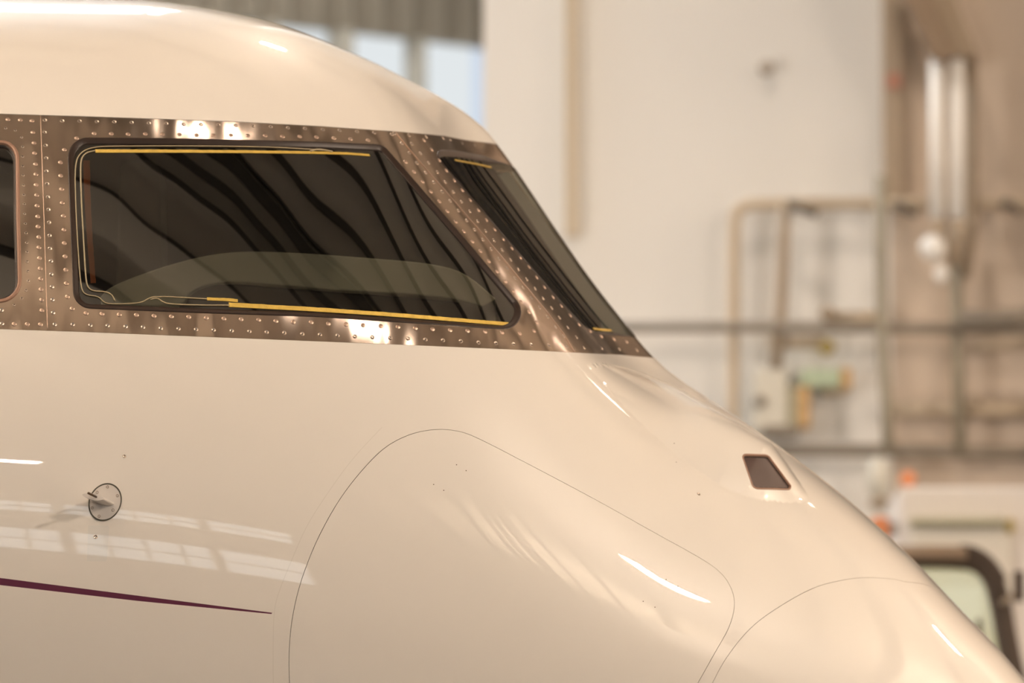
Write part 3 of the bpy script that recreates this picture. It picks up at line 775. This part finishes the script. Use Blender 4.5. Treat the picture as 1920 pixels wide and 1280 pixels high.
wl_ = empty('added_wall_light', (-5.6, 1.2, 0), label='added unseen tripod light that brightens the far beige wall', cat='added light')  # stand light added to brighten the wall, out of view
for k_ in range(3):
    a_ = 2*pi*k_/3; tube('tripod_leg', [(-5.6, 1.2, 1.1), (-5.6+.5*cos(a_), 1.2+.5*sin(a_), 0.015)], 0.015, M['beam'], wl_)
tube('mast', [(-5.6, 1.2, 0.9), (-5.6, 1.2, 2.9)], 0.02, M['beam'], wl_)
V, F = box_vf(-5.72, -5.5, 1.08, 1.2, 2.85, 3.15); mesh_obj('lamp_head', V, F, M['lamp'], wl_)
l = area_light('added_wall_lamp', (-0.0+0.05, 0.05, 3.0), 0.4, 200, (1.0, 0.90, 0.80), rot=(radians(92), 0, radians(-38))); l.parent = wl_
# ------------------------------------------------------------------ things on the far wall
YW = YB-0.03
def col(name, c, rough=0.6, metal=0.0): return mat(name, c, rough, metal)
K = dict(tan=col('tan_pipe_paint', (0.56, 0.47, 0.35)), brn=col('brown_pipe_paint', (0.36, 0.29, 0.21)), dk=col('dark_grey_pipe', (0.26, 0.23, 0.19)), vdk=col('near_black_metal', (0.10, 0.085, 0.07)),
         white=col('white_pipe_jacket', (0.92, 0.91, 0.88), 0.35), off=col('off_white_box', (0.70, 0.69, 0.62)), grn=col('pale_green_box', (0.50, 0.62, 0.46)), org=col('orange_plastic', (0.70, 0.26, 0.11)),
         amb=col('amber_box', (0.62, 0.42, 0.20)), yel=col('mustard_knob', (0.42, 0.33, 0.10)), olive=col('olive_post', (0.40, 0.38, 0.27)), gg=col('grey_green_post', (0.32, 0.29, 0.22)),
         cab=col('light_grey_cabinet', (0.72, 0.68, 0.64)), bl=col('brown_black_frame', (0.055, 0.036, 0.024)), bar=col('brown_rail', (0.26, 0.19, 0.13)), red=col('dull_red_mark', (0.5, 0.25, 0.18)))
def wpipe(name, pxs, rpx, m, label, cat, stand=0.09, group=None, it=0, yw=YW):
    P = [at_y(a, b, yw-stand) for a, b in (chaikin(pxs, it, False) if it else pxs)]
    k = 1.93e-3
    o = tube(name, P, rpx*k, m, None, 14); return tag(o, label, cat, group)
def wbox2(name, x0, y0, x1, y1, thick, m, label=None, cat=None, parent=None, front=0.0, bev=0.012, yw=YW):
    y = yw-thick-front; a = at_y(x0, y0, y); b = at_y(x1, y1, y)
    V, F = box_vf(min(a[0], b[0]), max(a[0], b[0]), y, yw-front-0.001, min(a[2], b[2]), max(a[2], b[2]))
    o = mesh_obj(name, V, F, m, parent)
    if bev: q = o.modifiers.new('bevel', 'BEVEL'); q.width = bev; q.segments = 2
    if label: tag(o, label, cat)
    return o
def ball(name, px, py, rpx, m, label=None, cat=None, parent=None, yw=YW, stand=0.12, sq=1.0):
    c = at_y(px, py, yw-stand); r = rpx*1.93e-3; V = []; F = []
    for i in range(9):
        a = -pi/2+pi*i/8
        for k in range(16): V.append((c[0]+r*cos(a)*cos(2*pi*k/16), c[1]+r*cos(a)*sin(2*pi*k/16), c[2]+r*sq*sin(a)))
    for i in range(8):
        for k in range(16): F.append((i*16+k, i*16+(k+1) % 16, (i+1)*16+(k+1) % 16, (i+1)*16+k))
    o = mesh_obj(name, V, F, m, parent, True)
    if label: tag(o, label, cat)
    return o
wpipe('bent_pipe', [(1960, 381), (1450, 382), (1400, 383), (1380, 394), (1376, 425), (1375, 600), (1374, 790)], 11, K['tan'], 'tan pipe that runs level across the wall and bends down at its left end', 'pipe', it=2)
wpipe('drop_pipe', [(1472, 384), (1470, 450), (1463, 600), (1455, 690)], 11, K['brn'], 'brown pipe dropping from the bent tan pipe to the off-white box', 'pipe', 0.13)
wpipe('level_pipe', [(1140, 613), (1400, 613), (1560, 614), (1960, 618)], 10, K['dk'], 'dark level pipe at mid height of the wall', 'pipe', 0.18)
wpipe('short_level_pipe', [(1800, 597), (1960, 590)], 14, K['dk'], 'thick dark pipe stub just above the dark level pipe at right', 'pipe', 0.25)
wpipe('low_pipe', [(1400, 843), (1700, 845), (1960, 850)], 12, K['dk'], 'lowest dark pipe running level over the cabinet', 'pipe', 0.10)
wpipe('tan_rail', [(1670, 768), (1960, 768)], 14, K['tan'], 'tan level pipe between the mid and the lowest dark pipes', 'pipe', 0.06)
wpipe('tan_branch_pipe', [(1560, 595), (1650, 597)], 12, K['tan'], 'short tan branch pipe beside the brown gauge', 'pipe', 0.08)
wpipe('lower_branch_pipe', [(1440, 640), (1545, 642)], 12, K['tan'], 'short tan pipe between the brown drop pipe and the mustard knob', 'pipe', 0.08)
wpipe('upper_level_pipe', [(1820, 650), (1960, 640)], 9, K['tan'], 'thin tan pipe just below the dark level pipe at right', 'pipe', 0.06)
tray = wbox2('cable_tray', 1653, -220, 1698, 380, 0.08, col('tray_brown', (0.42, 0.34, 0.25)), 'tall brown cable tray running up the wall', 'cable tray')
wbox2('tray_mark', 1662, 138, 1690, 165, 0.02, K['red'], parent=tray, front=0.08, bev=0)
wpipe('dark_riser', [(1652, 330), (1652, 480), (1655, 640), (1662, 760), (1666, 850)], 11, K['gg'], 'dark riser pipe from the tray foot down to the lowest pipe', 'pipe', 0.25)
wpipe('olive_post', [(1793, 500), (1795, 640), (1800, 850)], 11, K['gg'], 'olive post under the twin white tubes', 'post', 0.12)
wpipe('shade_pipe', [(1821, 112), (1822, 420), (1810, 520)], 11, K['brn'], 'brown upright bar standing for the shade right of the twin white tubes', 'pipe', 0.15)  # strip of shade beside the white tubes, built as a dark pipe
for (x, lab) in ((1756, 'left of the twin upright white tubes under the slanting bracket'), (1794, 'right of the twin upright white tubes under the slanting bracket')):
    rt = wpipe('white_tube', [(x, 112), (x, 410)], 13.5, K['white'], lab, 'tube', 0.32, 'twin white tubes')
    o = tube('end_fitting', [at_y(x+2, 408, YW-0.32), at_y(x+4, 440, YW-0.32)], 0.016, K['tan'], rt, 12)
def wprism(name, poly, y0, y1, m, label=None, cat=None, parent=None):
    A = [at_y(a, b, y0) for a, b in poly]; n = len(A); V = A+[np.array([p[0], y1, p[2]]) for p in A]
    F = [tuple(range(n)), tuple(range(2*n-1, n-1, -1))]+[(i, n+i, n+(i+1) % n, (i+1) % n) for i in range(n)]
    o = mesh_obj(name, V, F, m, parent)
    if label: tag(o, label, cat)
    return o
br = wprism('slanting_bracket', [(1640, -120), (1705, -120), (1790, 105), (1756, 112)], YW-0.42, YW-0.30, K['bar'], 'slanting brown bracket that carries the twin white tubes', 'bracket')
wprism('bracket_flange', [(1705, -120), (1745, -120), (1832, 100), (1790, 105)], YW-0.36, YW-0.06, K['brn'], parent=br)
sl = ball('round_white_lamp', 1749, 465, 25, K['white'], 'round white lamp below the twin white tubes', 'lamp', stand=0.30)
ball('lamp_neck', 1764, 512, 13, K['white'], parent=sl, stand=0.30, sq=1.5)
wpipe('lamp_stem', [(1790, 420), (1790, 500)], 12, K['brn'], 'short brown stem beside the round white lamp', 'pipe', 0.25)
for (x0, x1, y, lab) in ((1478, 1535, 392, 'dark valve lever on the bent pipe near its elbow'), (1676, 1722, 393, 'dark valve lever on the bent pipe beside the cable tray'), (1880, 1915, 388, 'dark valve lever on the bent pipe at the right edge')):
    rt = wprism('valve_lever', [(x0, y-14), (x0+18, y-12), (x1, y+2), (x1-4, y+14), (x0+20, y+2)], YW-0.2, YW-0.16, K['vdk'], lab, 'valve')
    ball('valve_body', x0+8, y-6, 11, K['dk'], parent=rt, stand=0.12)
g_ = ball('gauge', 1552, 587, 15, K['brn'], 'round brown gauge standing on the dark level pipe', 'gauge', stand=0.16)
wpipe_ = tube('gauge_stem', [at_y(1552, 600, YW-0.14), at_y(1552, 615, YW-0.12)], 0.015, K['brn'], g_, 10)
ball('mustard_knob', 1551, 651, 15, K['yel'], 'round mustard knob above the pale green box', 'knob', stand=0.14)
ob = wbox2('junction_box', 1412, 690, 1476, 806, 0.14, K['off'], 'off-white upright junction box beside the nose', 'box')
ball('round_dial', 1425, 752, 12, K['dk'], parent=ob, stand=0.15)
ab = wbox2('amber_cabinet', 1476, 722, 1520, 802, 0.12, K['amb'], 'narrow amber box right of the off-white junction box', 'box')
wbox2('side_panel', 1476, 722, 1496, 802, 0.01, K['olive'], parent=ab, front=0.121, bev=0)
gb = wbox2('pale_green_box', 1502, 690, 1576, 724, 0.12, K['grn'], 'pale green box with an amber end on the wall', 'box')
wbox2('amber_end', 1577, 690, 1597, 726, 0.11, K['amb'], parent=gb, bev=0.005)
wbox2('wall_shelf', 1430, 796, 1500, 816, 0.16, K['dk'], 'small dark shelf under the off-white junction box', 'shelf')
wbox2('shelf_plate', 1540, 725, 1590, 740, 0.05, K['tan'], 'thin tan plate under the pale green box', 'plate')
ball('wall_spot', 1437, 127, 15, col('grey_spot_housing', (0.45, 0.40, 0.34)), 'small grey round fitting alone high on the wall', 'fitting', stand=0.03)
ball('brown_tap', 1828, 752, 14, K['brn'], 'small brown tap beside the olive post', 'tap', stand=0.14)
# cabinet and vehicle in front of the wall
YC = 6.6
cb = empty('equipment_cabinet', at_y(1800, 1300, YC)*[1, 1, 0], label='tall light grey equipment cabinet behind the vehicle cab', cat='cabinet')
def cabbox(name, x0, y0, x1, y1, ya, yb_, m, zb=None):
    a = at_y(x0, y0, ya); b = at_y(x1, y1, ya); z0 = b[2] if zb is None else zb
    V, F = box_vf(a[0], b[0], ya, yb_, z0, a[2]); o = mesh_obj(name, V, F, m, cb); q = o.modifiers.new('b', 'BEVEL'); q.width = 0.01; return o
cabbox('body', 1687, 912, 2100, 1400, YC, YC+0.7, K['cab'], 0.0)
cabbox('hatch', 1706, 985, 1900, 1300, YC-0.03, YC-0.001, col('hatch_cream', (0.70, 0.67, 0.60)))
cabbox('hatch_rail', 1706, 968, 1886, 984, YC-0.08, YC-0.001, K['olive'])
cabbox('latch', 1888, 970, 1902, 1000, YC-0.06, YC-0.001, K['yel'])
tag(ball('orange_beacon', 1702, 898, 15, K['org'], yw=YC+0.3, stand=0.0), 'orange beacon standing on the grey cabinet', 'beacon')
hp = empty('hose_reel', at_y(1642, 900, YW-0.2), label='cream reel with a brown base hanging under the lowest pipe', cat='reel')
def childball(*a, **k): return ball(*a, parent=hp, **k)
childball('drum', 1645, 895, 24, K['off'], sq=1.7, stand=0.2); childball('base', 1650, 943, 20, K['brn'], sq=0.6, stand=0.2)
tag(wbox2('orange_box', 1636, 968, 1668, 1010, 0.1, K['org'], yw=YC+0.2), 'orange box low behind the slope of the nose', 'box')
wbox2('box_bracket', 1666, 980, 1690, 1000, 0.06, K['dk'], parent=[o for o in sc.objects if o.name == 'orange_box'][0], yw=YC+0.18, bev=0)
# vehicle
YV = 5.2
vh = empty('utility_vehicle', at_y(1780, 1300, YV)*[1, 1, 0], label='utility vehicle cab with thick dark frame and pale green windshield', cat='vehicle')
fr = [at_y(a, b, YV) for a, b in chaikin([(1560, 1400), (1575, 1200), (1600, 1060), (1640, 1043), (1700, 1045), (1800, 1046), (1835, 1052), (1862, 1080), (1876, 1130), (1888, 1200), (1908, 1290), (1930, 1400), (1960, 1560)], 2, False)]
tube('cab_frame', fr, 0.034, K['bl'], vh, 14)
tube('roof_rail', [at_y(1640, 1036, YV-0.02), at_y(1812, 1038, YV-0.02)], 0.026, K['bar'], vh, 12)
tube('frame_corner', [at_y(a, b, YV-0.02) for a, b in chaikin([(1800, 1030), (1830, 1034), (1860, 1056), (1880, 1090)], 2, False)], 0.018, K['bl'], vh, 12)
V = [tuple(at_y(a, b, YV+0.02)) for a, b in ((1580, 1060), (1845, 1060), (1865, 1120), (1905, 1400), (1570, 1400))]; V += [(x, y+0.01, z) for x, y, z in V]
mesh_obj('cab_windshield', V, [(0, 1, 2, 3, 4), (9, 8, 7, 6, 5)]+[(i, 5+i, 5+(i+1) % 5, (i+1) % 5) for i in range(5)], mat_glass('green_cab_glass', (0.86, 0.90, 0.80), 1.5), vh)
tube('wiper', [at_y(a, b, YV-0.02) for a, b in ((1835, 1160), (1842, 1230), (1862, 1290))], 0.008, K['bl'], vh, 8)
mb = bpy.data.objects.new('wing_mirror', None); link(mb, vh)
V, F = box_vf(*sorted((at_y(1900, 1075, YV-.1)[0], at_y(1917, 1075, YV-.1)[0])), YV-0.16, YV-0.1, at_y(1900, 1128, YV-.1)[2], at_y(1900, 1072, YV-.1)[2])
mesh_obj('mirror_housing', V, F, K['bl'], vh); bpy.data.objects.remove(mb)
tube('mirror_arm', [at_y(1880, 1130, YV-0.05), at_y(1908, 1112, YV-0.12)], 0.010, K['brn'], vh, 8)
a = at_y(1560, 1400, YV); b = at_y(1990, 1400, YV)
V, F = box_vf(a[0], b[0]+0.3, YV-0.1, YV+0.9, 0.45, a[2]); mesh_obj('vehicle_body', V, F, K['cab'], vh)
for x in (a[0]+0.3, b[0]):
    V = []; F = []
    for yy in (YV-0.12, YV+0.12): V += [(x+0.35*cos(2*pi*k/24), yy, 0.352+0.35*sin(2*pi*k/24)) for k in range(24)]
    F = [(k, (k+1) % 24, 24+(k+1) % 24, 24+k) for k in range(24)]+[tuple(range(24))[::-1], tuple(range(24, 48))]
    mesh_obj('wheel', V, F, K['vdk'], vh)
